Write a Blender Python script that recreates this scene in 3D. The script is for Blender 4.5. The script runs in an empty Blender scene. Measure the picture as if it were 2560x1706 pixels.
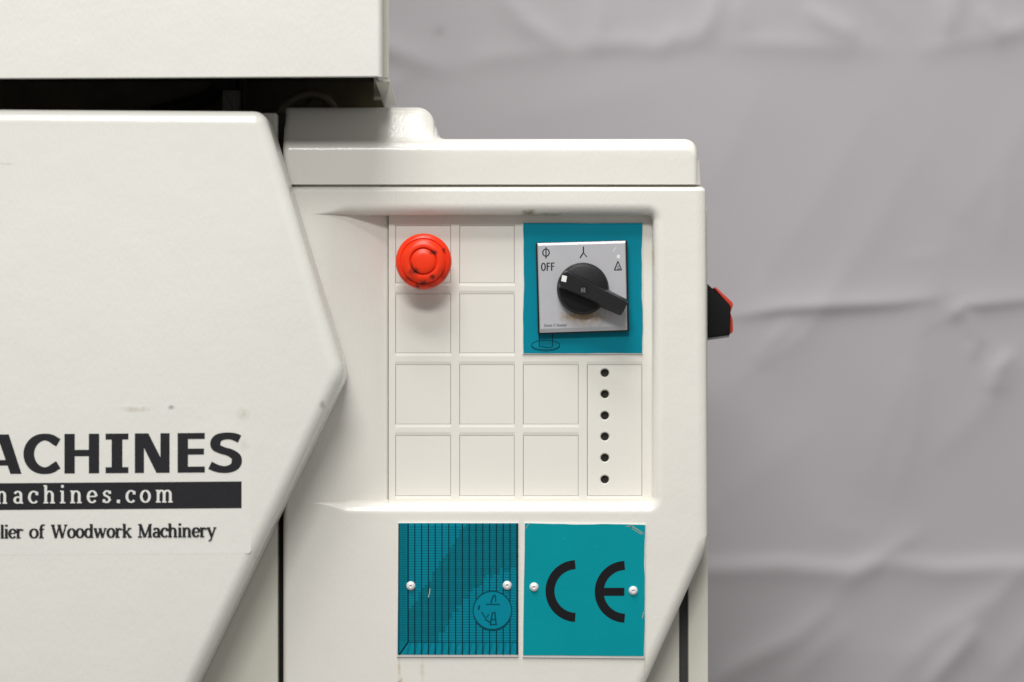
import bpy, bmesh, math, random
import numpy as np
from mathutils import Vector

random.seed(7)
R = math.radians
scene = bpy.context.scene

# ------------------------------------------------------------------ camera
S = 0.285e-3          # metres per photo pixel on the front of the control housing
D = 2.0               # camera distance from that front (m)
cam_data = bpy.data.cameras.new("camera")
cam = bpy.data.objects.new("camera", cam_data)
scene.collection.objects.link(cam)
cam.location = (0, -D, 0)
cam.rotation_euler = (R(90), 0, 0)
cam_data.sensor_width = 36.0
cam_data.lens = 36.0 * D / (2560 * S)
cam_data.clip_start = 0.05
cam_data.clip_end = 100
cam_data.dof.use_dof = True
cam_data.dof.focus_distance = D + 0.005
cam_data.dof.aperture_fstop = 3.4
scene.camera = cam

# ------------------------------------------------------------------ ambient room light
world = bpy.data.worlds.new("World")
scene.world = world
world.use_nodes = True
bg = world.node_tree.nodes["Background"]
bg.inputs[0].default_value = (1.0, 0.98, 0.95, 1)
bg.inputs[1].default_value = 0.29

# ------------------------------------------------------------------ ceiling lamps of the hall
def area(name, loc, target, sx, sy, power, col=(1, 0.985, 0.96)):
    l = bpy.data.lights.new(name, 'AREA')
    l.shape = 'RECTANGLE'; l.size = sx; l.size_y = sy
    l.energy = power; l.color = col
    o = bpy.data.objects.new(name, l)
    scene.collection.objects.link(o)
    o.location = loc
    o.rotation_euler = (Vector(target) - Vector(loc)).to_track_quat('-Z', 'Y').to_euler()
    return o
area("ceiling_lamp", (-0.30, -3.20, 2.15), (0, 0, 0), 1.3, 0.45, 64)
area("ceiling_lamp", (-0.35, -1.65, 2.40), (0, 0, 0), 1.3, 0.40, 35)
area("ceiling_lamp", (-0.45, -0.90, 2.45), (0, 0, 0), 1.3, 0.36, 31)

area("ceiling_lamp", (-0.15, -0.30, 2.30), (-0.1, 0.1, 0), 1.3, 0.22, 12)

scene.view_settings.view_transform = 'Standard'
scene.view_settings.look = 'None'
scene.view_settings.exposure = 0.0
scene.view_settings.gamma = 1.0
scene.view_settings.use_curve_mapping = False

# ------------------------------------------------------------------ helpers
def W(px, py, Y=0.0):
    k = S * (D + Y) / D
    return Vector(((px - 1280) * k, Y, -(py - 853) * k))

def link(name, mesh, mat, parent=None):
    o = bpy.data.objects.new(name, mesh)
    scene.collection.objects.link(o)
    if mat is not None:
        mesh.materials.append(mat)
    if parent is not None:
        o.parent = parent
    return o

def finish(name, bm, mat, parent=None, smooth=35, recalc=True):
    if recalc:
        bmesh.ops.recalc_face_normals(bm, faces=bm.faces[:])
    me = bpy.data.meshes.new(name)
    bm.to_mesh(me); bm.free()
    if smooth:
        for p in me.polygons: p.use_smooth = True
        me.set_sharp_from_angle(angle=R(smooth))
    return link(name, me, mat, parent)

def round_poly(pts, seg=8):
    """pts: (x, y) or (x, y, radius); returns a dense outline."""
    out = []
    n = len(pts)
    for i in range(n):
        p = Vector(pts[i][:2]); r = pts[i][2] if len(pts[i]) > 2 else 0
        if r <= 0:
            out.append(p); continue
        a = (Vector(pts[i - 1][:2]) - p).normalized()
        b = (Vector(pts[(i + 1) % n][:2]) - p).normalized()
        ang = a.angle(b)
        t = r / math.tan(ang / 2)
        c = p + (a + b).normalized() * (r / math.sin(ang / 2))
        s = p + a * t; e = p + b * t
        v0 = s - c; v1 = e - c
        tot = v0.angle(v1)
        for k in range(seg + 1):
            f = k / seg
            v = (v0 * math.sin((1 - f) * tot) + v1 * math.sin(f * tot)) / math.sin(tot)
            out.append(c + v)
    return out

def offset_outline(pts, d):
    """Inset a closed outline (any winding) by d."""
    n = len(pts)
    area2 = sum(pts[i].x * pts[(i + 1) % n].y - pts[(i + 1) % n].x * pts[i].y for i in range(n))
    sgn = 1 if area2 > 0 else -1
    res = []
    for i in range(n):
        e0 = (pts[i] - pts[i - 1]); e1 = (pts[(i + 1) % n] - pts[i])
        if e0.length < 1e-9: e0 = e1
        if e1.length < 1e-9: e1 = e0
        e0 = e0.normalized(); e1 = e1.normalized()
        n0 = Vector((-e0.y, e0.x)) * sgn; n1 = Vector((-e1.y, e1.x)) * sgn
        m = n0 + n1
        if m.length < 1e-6: m = n0
        m.normalize()
        c = max(0.35, m.dot(n0))
        res.append(pts[i] + m * (d / c))
    return res

def slab_bm(bm, pts, Yf, Yb, r=0.0, seg=6, back=True, jig=0.0):
    """Extruded outline (photo px measured on plane Yf) with a rounded front edge of r metres."""
    k = S * (D + Yf) / D
    base = [Vector(((p[0] - 1280) * k, -(p[1] - 853) * k)) for p in pts]
    rings = []
    if r > 0:
        for s in range(seg + 1):
            a = (s / seg) * math.pi / 2
            rings.append((offset_outline(base, r * (1 - math.sin(a))) if a < math.pi / 2 - 1e-6 else base,
                          Yf + r * (1 - math.cos(a))))
    else:
        rings.append((base, Yf))
    rings.append((base, Yb))
    vs = []
    for ol, y in rings:
        vs.append([bm.verts.new((p.x, y, p.y)) for p in ol])
    n = len(base)
    bm.faces.new(vs[0])
    for a, b in zip(vs[:-1], vs[1:]):
        for i in range(n):
            j = (i + 1) % n
            bm.faces.new((a[i], a[j], b[j], b[i]))
    if back:
        bm.faces.new(vs[-1][::-1])

def slab(name, pts, Yf, Yb, mat, parent, r=0.0, seg=6, smooth=35):
    bm = bmesh.new()
    slab_bm(bm, [Vector(p[:2]) for p in pts], Yf, Yb, r, seg)
    return finish(name, bm, mat, parent, smooth)

def rect(x0, y0, x1, y1, r=0):
    return round_poly([(x0, y0, r), (x1, y0, r), (x1, y1, r), (x0, y1, r)])

def quad_px(bm, pts, Y):
    bm.faces.new([bm.verts.new(W(p[0], p[1], Y)) for p in pts])

def lathe(name, prof, centre, Y0, mat, parent, seg=48, smooth=30):
    """prof: list of (radius px, protrusion px) from the middle outwards; faces the viewer side (-Y)."""
    bm = bmesh.new()
    c = W(centre[0], centre[1], Y0)
    rings = []
    for r, h in prof:
        if r <= 0:
            rings.append([bm.verts.new((c.x, c.y - h * S, c.z))])
        else:
            rings.append([bm.verts.new((c.x + r * S * math.cos(2 * math.pi * i / seg), c.y - h * S,
                                        c.z + r * S * math.sin(2 * math.pi * i / seg))) for i in range(seg)])
    for a, b in zip(rings[:-1], rings[1:]):
        for i in range(seg):
            j = (i + 1) % seg
            if len(a) == 1: bm.faces.new((a[0], b[i], b[j]))
            else: bm.faces.new((a[i], a[j], b[j], b[i]))
    return finish(name, bm, mat, parent, smooth)

# ---- flat lettering: strokes whose width follows their direction
class Ink:
    def __init__(self, Y, step=4e-6):
        self.bm = bmesh.new(); self.Y = Y; self.n = 0; self.step = step
    def _y(self):
        self.n += 1
        return self.Y - self.step * self.n
    def poly(self, pts):
        y = self._y()
        self.bm.faces.new([self.bm.verts.new(W(p[0], p[1], y)) for p in pts])
    def stroke(self, pts, thick, thin=None, closed=False):
        thin = thick if thin is None else thin
        y = self._y()
        P = [Vector(p) for p in pts]
        n = len(P); L = []; Rr = []
        for i in range(n):
            if closed: t = P[(i + 1) % n] - P[i - 1]
            else: t = P[min(i + 1, n - 1)] - P[max(i - 1, 0)]
            if t.length < 1e-9: t = Vector((1, 0))
            t.normalize()
            w = thin + (thick - thin) * abs(t.y) ** 1.3
            nn = Vector((-t.y, t.x)) * (w / 2)
            L.append(self.bm.verts.new(W(*(P[i] + nn), y))); Rr.append(self.bm.verts.new(W(*(P[i] - nn), y)))
        for i in range(n if closed else n - 1):
            j = (i + 1) % n
            self.bm.faces.new((L[i], L[j], Rr[j], Rr[i]))
    def done(self, name, mat, parent):
        me = bpy.data.meshes.new(name)
        bm = self.bm
        for f in bm.faces:
            f.normal_update()
            if f.normal.y > 0: f.normal_flip()
        bm.to_mesh(me); bm.free()
        return link(name, me, mat, parent)

def arc(cx, cy, rx, ry, a0, a1, n=18):
    """Angles in degrees, 0 = right, 90 = up; image coordinates (y down)."""
    return [(cx + rx * math.cos(R(a0 + (a1 - a0) * i / n)), cy - ry * math.sin(R(a0 + (a1 - a0) * i / n))) for i in range(n + 1)]

# ------------------------------------------------------------------ materials
def new_mat(name):
    m = bpy.data.materials.new(name); m.use_nodes = True
    nt = m.node_tree
    return m, nt, nt.nodes["Principled BSDF"]

def mix_rgb(nt, fac, a, b, blend='MIX'):
    n = nt.nodes.new('ShaderNodeMix'); n.data_type = 'RGBA'; n.blend_type = blend
    for sock, v in ((n.inputs[0], fac), (n.inputs[6], a), (n.inputs[7], b)):
        if hasattr(v, 'is_linked') or isinstance(v, bpy.types.NodeSocket): nt.links.new(v, sock)
        elif isinstance(v, (int, float)): sock.default_value = v
        else: sock.default_value = (*v, 1) if len(v) == 3 else v
    return n.outputs[2]

def math_n(nt, op, a, b=None, clamp=False):
    n = nt.nodes.new('ShaderNodeMath'); n.operation = op; n.use_clamp = clamp
    for sock, v in ((n.inputs[0], a), (n.inputs[1], b)):
        if v is None: continue
        if isinstance(v, bpy.types.NodeSocket): nt.links.new(v, sock)
        else: sock.default_value = v
    return n.outputs[0]

def noise(nt, vec, scale, detail=3, rough=0.5):
    n = nt.nodes.new('ShaderNodeTexNoise')
    n.inputs['Scale'].default_value = scale; n.inputs['Detail'].default_value = detail
    n.inputs['Roughness'].default_value = rough
    if vec is not None: nt.links.new(vec, n.inputs['Vector'])
    return n.outputs['Fac']

def spots(nt, pos, col, marks):
    """Stains with a place and shape of their own: (px, py, Y, rx px, ry px, colour, strength)."""
    for (px, py, Y, rx, ry, c, st) in marks:
        p = W(px, py, Y)
        sub = nt.nodes.new('ShaderNodeVectorMath'); sub.operation = 'SUBTRACT'
        nt.links.new(pos, sub.inputs[0]); sub.inputs[1].default_value = p
        mul = nt.nodes.new('ShaderNodeVectorMath'); mul.operation = 'MULTIPLY'
        nt.links.new(sub.outputs[0], mul.inputs[0]); mul.inputs[1].default_value = (1 / (rx * S), 20, 1 / (ry * S))
        ln = nt.nodes.new('ShaderNodeVectorMath'); ln.operation = 'LENGTH'
        nt.links.new(mul.outputs[0], ln.inputs[0])
        nz = noise(nt, pos, 260, 3)
        d = math_n(nt, 'ADD', ln.outputs['Value'], math_n(nt, 'MULTIPLY', math_n(nt, 'SUBTRACT', nz, 0.5), 1.6))
        f = math_n(nt, 'MULTIPLY', math_n(nt, 'SUBTRACT', 1.0, d, True), st, True)
        col = mix_rgb(nt, f, col, c)
    return col

def paint(name, base, rough=0.24, peel=0.11, marks=(), warm=0.0, mottling=0.03):
    m, nt, b = new_mat(name)
    geo = nt.nodes.new('ShaderNodeNewGeometry'); pos = geo.outputs['Position']
    n1 = noise(nt, pos, 9, 4)
    dark = tuple(c * (1 - mottling * 2) for c in base); light = tuple(min(1, c * (1 + mottling)) for c in base)
    col = mix_rgb(nt, n1, dark, light)
    # faint grime specks
    n2 = noise(nt, pos, 420, 2)
    sp = math_n(nt, 'MULTIPLY', math_n(nt, 'SUBTRACT', n2, 0.76, True), 0.8, True)
    col = mix_rgb(nt, sp, col, (0.30, 0.27, 0.20))
    col = spots(nt, pos, col, marks)
    nt.links.new(col, b.inputs['Base Color'])
    rr = math_n(nt, 'ADD', math_n(nt, 'MULTIPLY', noise(nt, pos, 14, 3), 0.12), rough - 0.06)
    nt.links.new(rr, b.inputs['Roughness'])
    b.inputs['Specular IOR Level'].default_value = 0.5
    # orange peel of sprayed enamel, drawn out downwards
    mp = nt.nodes.new('ShaderNodeMapping'); nt.links.new(pos, mp.inputs['Vector'])
    mp.inputs['Scale'].default_value = (1.0, 1.0, 0.45)
    pe = noise(nt, mp.outputs[0], 520, 2)
    lo = noise(nt, pos, 26, 2)
    h = math_n(nt, 'ADD', math_n(nt, 'MULTIPLY', pe, 0.0007), math_n(nt, 'MULTIPLY', lo, 0.0022))
    bp = nt.nodes.new('ShaderNodeBump'); bp.inputs['Strength'].default_value = peel * 2
    bp.inputs['Distance'].default_value = 1.0
    nt.links.new(h, bp.inputs['Height']); nt.links.new(bp.outputs[0], b.inputs['Normal'])
    return m

def plain(name, col, rough=0.5, metal=0.0, spec=0.5, vary=0.08, scale=60, bump=0.0, bscale=400):
    m, nt, b = new_mat(name)
    geo = nt.nodes.new('ShaderNodeNewGeometry'); pos = geo.outputs['Position']
    c = mix_rgb(nt, noise(nt, pos, scale, 4), tuple(x * (1 - vary) for x in col), tuple(min(1, x * (1 + vary)) for x in col))
    nt.links.new(c, b.inputs['Base Color'])
    b.inputs['Roughness'].default_value = rough; b.inputs['Metallic'].default_value = metal
    b.inputs['Specular IOR Level'].default_value = spec
    if bump:
        bp = nt.nodes.new('ShaderNodeBump'); bp.inputs['Strength'].default_value = bump
        bp.inputs['Distance'].default_value = 0.0006
        nt.links.new(noise(nt, pos, bscale, 3), bp.inputs['Height']); nt.links.new(bp.outputs[0], b.inputs['Normal'])
    return m

RUST = (0.30, 0.19, 0.07)
CREAM = (0.735, 0.730, 0.680)
WARM = (0.765, 0.745, 0.692)
M_cover = paint("cover_enamel", CREAM, marks=[
    (806, 1012, -0.052, 9, 14, (0.25, 0.20, 0.12), 0.6), 
    (640, 1420, -0.05, 8, 60, (0.5, 0.40, 0.22), 0.35), (15, 410, -0.055, 26, 4, (0.35, 0.33, 0.28), 0.35)])
M_housing = paint("housing_enamel", WARM, marks=[
    (1322, 533, 0.004, 24, 9, RUST, 0.95), (1372, 536, 0.004, 50, 5, RUST, 0.6), (1180, 538, 0.004, 160, 5, RUST, 0.35),
    (1632, 640, 0.004, 7, 40, (0.55, 0.36, 0.14), 0.6), (1628, 560, 0.008, 8, 30, RUST, 0.5),
    (998, 1668, 0, 5, 34, (0.50, 0.37, 0.17), 0.6), (1000, 1706, 0, 8, 18, (0.45, 0.27, 0.10), 0.75),
    (1056, 1672, 0, 7, 36, (0.55, 0.46, 0.27), 0.55), (988, 1385, 0, 6, 40, (0.80, 0.70, 0.52), 0.6),
    (1612, 1660, 0, 4, 60, (0.66, 0.58, 0.40), 0.6)])
M_panel = paint("panel_plastic", (0.745, 0.727, 0.668), rough=0.5, peel=0.04, mottling=0.02)
M_frame = paint("frame_enamel", (0.66, 0.65, 0.57))
M_dark = plain("dark_interior", (0.012, 0.011, 0.008), rough=0.7)  # near-black, shade of gap and holes put into the colour
M_brown = plain("shaded_interior", (0.13, 0.11, 0.065), rough=0.6, vary=0.5, scale=40)  # dark brown with the shade of the upper gap painted in
M_gap = plain("gap_black", (0.006, 0.006, 0.006), rough=0.8)
M_strip = plain("grey_strip", (0.045, 0.045, 0.047), rough=0.55)
M_black = plain("black_plastic", (0.010, 0.010, 0.011), rough=0.42, spec=0.3, vary=0.25, scale=120, bump=0.15)
M_blackpad = plain("black_switch_plastic", (0.007, 0.007, 0.008), rough=0.5, spec=0.2)
M_ink = plain("black_ink", (0.014, 0.014, 0.017), rough=0.5, spec=0.3, vary=0.2, scale=300)
M_inkt = plain("ce_ink", (0.008, 0.008, 0.010), rough=0.6, spec=0.15)
M_white = plain("white_mark", (0.80, 0.80, 0.78), rough=0.5)
M_offwhite = plain("print_white", (0.72, 0.72, 0.69), rough=0.45)
M_backing = plain("plate_backing", (0.70, 0.69, 0.66), rough=0.5)
M_tealdark = plain("teal_print_line", (0.0, 0.014, 0.024), rough=0.5, spec=0.12)
M_tealmid = plain("teal_print_shade", (0.0, 0.165, 0.220), rough=0.45, spec=0.12, vary=0.2, scale=500)
M_orange = plain("red_switch_plastic", (0.62, 0.045, 0.012), rough=0.4)

def teal(name, col):
    m, nt, b = new_mat(name)
    geo = nt.nodes.new('ShaderNodeNewGeometry'); pos = geo.outputs['Position']
    mp = nt.nodes.new('ShaderNodeMapping'); nt.links.new(pos, mp.inputs['Vector'])
    mp.inputs['Scale'].default_value = (0.6, 1, 1)
    c = mix_rgb(nt, noise(nt, mp.outputs[0], 16, 5, 0.6), tuple(x * 0.88 for x in col), tuple(x * 1.10 for x in col))
    sc = math_n(nt, 'MULTIPLY', math_n(nt, 'SUBTRACT', noise(nt, pos, 330, 2), 0.74, True), 2.0, True)
    c = mix_rgb(nt, sc, c, (0.35, 0.5, 0.5))
    nt.links.new(c, b.inputs['Base Color'])
    b.inputs['Roughness'].default_value = 0.42
    b.inputs['Specular IOR Level'].default_value = 0.12
    return m
M_teal = teal("teal_film", (0.0, 0.275, 0.322))
M_teal2 = teal("teal_film_blue", (0.0, 0.220, 0.305))

# brushed, slightly stained silver face of the rotary switch
M_silver, nt, b = new_mat("silver_foil")
geo = nt.nodes.new('ShaderNodeNewGeometry'); pos = geo.outputs['Position']
c = mix_rgb(nt, noise(nt, pos, 45, 4), (0.47, 0.47, 0.50), (0.58, 0.58, 0.60))
c = mix_rgb(nt, math_n(nt, 'MULTIPLY', noise(nt, pos, 1500, 1), 0.35), c, (0.30, 0.30, 0.33))
c = spots(nt, pos, c, [(1461, 787, 0, 52, 22, (0.30, 0.18, 0.08), 1.2), (1459, 795, 0, 80, 24, (0.36, 0.25, 0.14), 0.7)])
nt.links.new(c, b.inputs['Base Color'])
b.inputs['Metallic'].default_value = 0.25; b.inputs['Roughness'].default_value = 0.42

# red mushroom button with grimy patches
M_red, nt, b = new_mat("red_button_plastic")
geo = nt.nodes.new('ShaderNodeNewGeometry'); pos = geo.outputs['Position']
c = mix_rgb(nt, noise(nt, pos, 80, 3), (0.86, 0.030, 0.003), (0.91, 0.046, 0.006))
BY = -0.014
G = (0.12, 0.012, 0.006)
c = spots(nt, pos, c, [(1084, 632, BY, 12, 9, G, 1.5), (1110, 625, BY, 7, 10, G, 1.1), (1036, 682, BY, 15, 14, G, 1.2),
                       (1080, 692, BY, 9, 9, G, 1.4), (1056, 709, BY, 8, 9, G, 1.5), (1044, 716, BY, 7, 13, G, 1.2),
                       (1062, 704, BY, 5, 8, G, 1.2), (1018, 698, BY, 18, 9, G, 0.7), (1108, 690, BY, 12, 20, G, 0.5),
                       (1030, 664, BY, 5, 18, G, 0.8), (1070, 712, BY, 40, 10, (0.35, 0.02, 0.008), 0.8)])
nt.links.new(c, b.inputs['Base Color'])
b.inputs['Roughness'].default_value = 0.33; b.inputs['Specular IOR Level'].default_value = 0.38

M_rivet = plain("rivet_metal", (0.80, 0.79, 0.79), rough=0.35, metal=0.15, vary=0.15, scale=900)

# clear film of the sticker: barely greyer than the enamel, glossier
M_sticker = paint("sticker_film", (0.735, 0.731, 0.684), rough=0.20, peel=0.11, mottling=0.03, marks=[
    (428, 1019, -0.056, 11, 9, (0.2, 0.2, 0.19), 0.8), (336, 1024, -0.056, 44, 8, (0.45, 0.39, 0.31), 0.5),
    (609, 1038, -0.056, 19, 19, (0.52, 0.48, 0.38), 0.6), (610, 1112, -0.056, 14, 20, (0.58, 0.53, 0.44), 0.4)])

# grey fabric
M_cloth, nt, b = new_mat("grey_fabric")
geo = nt.nodes.new('ShaderNodeNewGeometry'); pos = geo.outputs['Position']
c = mix_rgb(nt, noise(nt, pos, 3, 4), (0.366, 0.350, 0.368), (0.402, 0.386, 0.404))
c = mix_rgb(nt, math_n(nt, 'MULTIPLY', noise(nt, pos, 900, 2), 0.22), c, (0.30, 0.29, 0.31))
c = spots(nt, pos, c, [(1098, 78, 0.55, 26, 26, (0.27, 0.26, 0.27), 0.75)])
nt.links.new(c, b.inputs['Base Color'])
b.inputs['Roughness'].default_value = 0.75; b.inputs['Specular IOR Level'].default_value = 0.25
b.inputs['Sheen Weight'].default_value = 0.15
bp = nt.nodes.new('ShaderNodeBump'); bp.inputs['Strength'].default_value = 0.25; bp.inputs['Distance'].default_value = 0.0005
nt.links.new(noise(nt, pos, 700, 2), bp.inputs['Height']); nt.links.new(bp.outputs[0], b.inputs['Normal'])

# ------------------------------------------------------------------ background: hanging fabric
def build_backdrop():
    Y0 = 0.55
    k = S * (D + Y0) / D
    NX, NZ = 430, 360
    x0, x1, z0, z1 = -1.15, 1.55, -1.15, 1.15
    # denser where it is seen
    def spread(a, b, n, c, w):
        t = np.linspace(-1, 1, n)
        u = np.sign(t) * np.abs(t) ** 1.6
        lo, hi = a - c, b - c
        return c + np.where(u < 0, -u * lo, u * hi)
    xs = spread(x0, x1, NX, 0.33, 1); zs = spread(z0, z1, NZ, 0.0, 1)
    X, Z = np.meshgrid(xs, zs)
    PX = X / k + 1280; PY = -Z / k + 853
    H = np.zeros_like(X)
    rng = np.random.RandomState(3)
    def seg_d(a, b):
        ax, ay = a; bx, by = b
        dx, dy = bx - ax, by - ay; L2 = dx * dx + dy * dy
        t = ((PX - ax) * dx + (PY - ay) * dy) / L2
        tc = np.clip(t, 0, 1)
        d = np.hypot(PX - ax - tc * dx, PY - ay - tc * dy)
        side = ((PX - ax) * dy - (PY - ay) * dx) / math.sqrt(L2)
        return d, side, t
    # ridge: (polyline px, height mm, width px above, width px below)
    def ridge(pts, h, wa, wb):
        nonlocal H
        best = np.full_like(X, 1e9); sd = np.zeros_like(X); fade = np.ones_like(X)
        n = len(pts) - 1
        for i in range(n):
            d, s, t = seg_d(pts[i], pts[i + 1])
            m = d < best
            best = np.where(m, d, best); sd = np.where(m, s, sd)
            u = (np.clip(t, 0, 1) + i) / n
            fade = np.where(m, np.sin(np.pi * np.clip(u * 0.94 + 0.03, 0, 1)) ** 0.6, fade)
        w = np.where(sd > 0, wa, wb) * 0.72
        H = H + 1.4 * h * 1e-3 * fade * np.exp(-np.sqrt((best / w) ** 2 + 0.04) + 0.2)
    # horizontal folds pressed into the sheet
    ridge([(1830, 792), (1950, 772), (2100, 764), (2230, 758), (2340, 745)], 3.6, 45, 22)
    ridge([(2360, 800), (2410, 764), (2480, 758), (2700, 735)], 3.2, 50, 25)
    ridge([(2385, 770), (2420, 800), (2440, 850), (2425, 900)], 2.0, 26, 26)
    ridge([(2530, 880), (2490, 925), (2475, 985)], 3.0, 36, 30)
    ridge([(1990, 800), (1930, 850), (1880, 910)], 1.6, 50, 40)
    ridge([(1700, 1420), (1790, 1418), (1960, 1412), (2120, 1425), (2210, 1400)], 4.0, 20, 60)
    ridge([(2210, 1405), (2360, 1420), (2500, 1412), (2800, 1420)], 3.8, 18, 60)
    ridge([(2090, 1470), (2210, 1385), (2300, 1330)], 2.2, 40, 40)
    ridge([(1760, 1720), (1850, 1660), (1990, 1590), (2080, 1510)], 3.4, 40, 55)
    ridge([(1960, 1720), (2030, 1640), (2130, 1560)], 2.0, 50, 60)
    ridge([(2300, 1730), (2350, 1670), (2410, 1600), (2440, 1560)], 4.6, 38, 50)
    ridge([(2230, 1700), (2330, 1590), (2480, 1500), (2570, 1400)], 3.4, 55, 80)
    ridge([(2480, 1700), (2560, 1600), (2660, 1500)], 2.5, 60, 60)
    # folds along the top
    ridge([(1240, -40), (1320, 60), (1420, 126)], 3.4, 26, 44)
    ridge([(1420, 126), (1480, 120), (1560, 112), (1650, 122), (1720, 112)], 2.2, 30, 26)
    ridge([(1150, 160), (1260, 140), (1410, 132)], 1.4, 40, 40)
    ridge([(1470, 130), (1500, 60), (1505, -40)], 2.0, 40, 40)
    ridge([(1730, 110), (1770, 60), (1800, -30)], 3.0, 32, 40)
    ridge([(1650, 120), (1690, 90), (1730, 112)], 2.0, 30, 20)
    ridge([(1800, 108), (1900, 112), (2060, 118), (2200, 120)], 1.6, 30, 30)
    ridge([(1870, 90), (1850, 40), (1860, -30)], 1.6, 40, 40)
    ridge([(2010, 20), (2080, 66), (2150, 92)], 3.2, 26, 40)
    ridge([(2360, -20), (2370, 50), (2365, 90)], 2.6, 34, 30)
    ridge([(2440, 20), (2500, 84), (2600, 60)], 3.0, 34, 34)
    ridge([(2290, 130), (2400, 105), (2520, 92)], 1.6, 40, 30)
    # soft diagonal drapes
    for a, b2, h, w in [((1900, 1000), (2330, 330), 1.8, 90), ((2150, 1230), (2380, 560), 2.0, 90), ((1860, 760), (2200, 240), 1.2, 80),
                        ((2230, 1250), (2300, 900), 1.6, 60), ((1800, 1250), (2050, 1050), 1.2, 90), ((2330, 1150), (2560, 880), 2.0, 70),
                        ((1750, 500), (1900, 200), 1.2, 80), ((2380, 560), (2600, 250), 1.8, 90), ((1250, 300), (1700, 200), 0.9, 80)]:
        ridge([a, ((a[0] + b2[0]) / 2 + 15, (a[1] + b2[1]) / 2), b2], h * 0.75, w * 1.3, w * 1.1)
    # random drapes outside the frame and small crumples everywhere
    for i in range(130):
        cx, cy = rng.uniform(-1800, 4400), rng.uniform(-1900, 3600)
        inside = 900 < cx < 2700 and -100 < cy < 1800
        a = rng.choice([0.0, math.pi / 2, rng.uniform(0, math.pi)]) + rng.normal(0, 0.15)
        L = rng.uniform(80, 330) * (0.7 if inside else 1.6)
        h = rng.uniform(0.25, 0.8) if inside else rng.uniform(1, 4)
        p = [(cx - L * math.cos(a), cy - L * math.sin(a)), (cx + rng.normal(0, 20), cy + rng.normal(0, 20)), (cx + L * math.cos(a), cy + L * math.sin(a))]
        ridge(p, h, rng.uniform(18, 55), rng.uniform(18, 55))
    for fx, fz, ph, am in [(2.1, 1.1, .3, 4.0), (-3.7, 2.3, 1.7, 2.2), (6.3, -4.1, 2.9, 1.0), (11.7, 9.1, .8, 0.35), (-17, 13, 2.0, 0.16)]:
        H = H + am * 1e-3 * np.sin(fx * 2 * X + fz * 2 * Z + ph)
    Yc = Y0 - H
    co = np.stack([X, Yc, Z], -1).reshape(-1, 3)
    idx = np.arange(NX * NZ).reshape(NZ, NX)
    f = np.stack([idx[:-1, :-1], idx[:-1, 1:], idx[1:, 1:], idx[1:, :-1]], -1).reshape(-1, 4)
    me = bpy.data.meshes.new("backdrop_sheet")
    me.from_pydata(co.tolist(), [], f.tolist())
    for p in me.polygons: p.use_smooth = True
    o = link("backdrop_sheet", me, M_cloth)
    so = o.modifiers.new("thickness", 'SOLIDIFY'); so.thickness = 0.002; so.offset = 1
    o["label"] = "creased grey fabric sheet hanging behind the cream machine"
    o["category"] = "backdrop"
build_backdrop()

# ------------------------------------------------------------------ the machine
machine = bpy.data.objects.new("woodworking_machine", None)
scene.collection.objects.link(machine)
machine.location = (-0.2, 0.1, -0.70)
machine["label"] = "cream enamelled woodworking machine with teal plates and red stop button"
machine["category"] = "machine"
bpy.context.view_layer.update()

ROOT_INV = machine.matrix_world.inverted()
def tag(o, label):
    o["label"] = label
    return o

YD = -0.055      # front of the lower left cover
YU = -0.064      # front of the upper cover

def bevel_box(name, x0, y0, x1, y1, Yf, Yb, mat, parent, wts, width, seg=6, x1b=None, y1l=None):
    """Box whose edges are rounded each by its own share of width (wts: edge name -> share)."""
    bm = bmesh.new()
    x1b = x1 if x1b is None else x1b
    P = [W(x0, y0, Yf), W(x1, y0, Yf), W(x1b, y1, Yf), W(x0, y1 if y1l is None else y1l, Yf)]
    f = [bm.verts.new(p) for p in P]; b = [bm.verts.new((p.x, Yb, p.z)) for p in P]
    bm.faces.new(f); bm.faces.new(b[::-1])
    for i in range(4):
        j = (i + 1) % 4
        bm.faces.new((f[i], b[i], b[j], f[j]))
    lay = bm.edges.layers.float.new('bevel_weight_edge')
    E = {'ft': (f[0], f[1]), 'fr': (f[1], f[2]), 'fb': (f[2], f[3]), 'fl': (f[3], f[0]), 'tr': (f[1], b[1]), 'tl': (f[0], b[0]), 'bt': (b[0], b[1]), 'br': (b[1], b[2]), 'rb': (f[2], b[2])}
    for k, v in wts.items(): bm.edges.get(E[k])[lay] = v
    o = finish(name, bm, mat, parent, smooth=0)
    for p in o.data.polygons: p.use_smooth = True
    m = o.modifiers.new("rounding", 'BEVEL'); m.limit_method = 'WEIGHT'; m.width = width; m.segments = seg
    m.use_clamp_overlap = True
    wn = o.modifiers.new("normals", 'WEIGHTED_NORMAL'); wn.keep_sharp = False; wn.weight = 80
    return o

# ---- upper cover: shallow pressed shell with rounded edges
bot = 192
o = bevel_box("upper_cover", -1150, -1500, 952, bot, YU, YU + 0.0065, M_cover, machine, {'fr': 1.0, 'fb': 0.12, 'tr': 0.3, 'rb': 0.25}, 0.0062, 6, x1b=957, y1l=bot + 11)
bevel_box("cover_flank", 934, -1500, 949, bot + 1.5, YU + 0.0062, -0.0300, M_cover, o, {}, 0.001, 2, x1b=954)
tag(o, "upper cream cover with a square lower right corner")
# frame the cover closes on: side wall with flared lower flange
bm = bmesh.new()
def hexa(bm, f, b):
    """f, b: 4 front and 4 back world points in the same order."""
    vf = [bm.verts.new(p) for p in f]; vb = [bm.verts.new(p) for p in b]
    bm.faces.new(vf); bm.faces.new(vb[::-1])
    for i in range(4):
        j = (i + 1) % 4
        bm.faces.new((vf[i], vb[i], vb[j], vf[j]))
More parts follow.
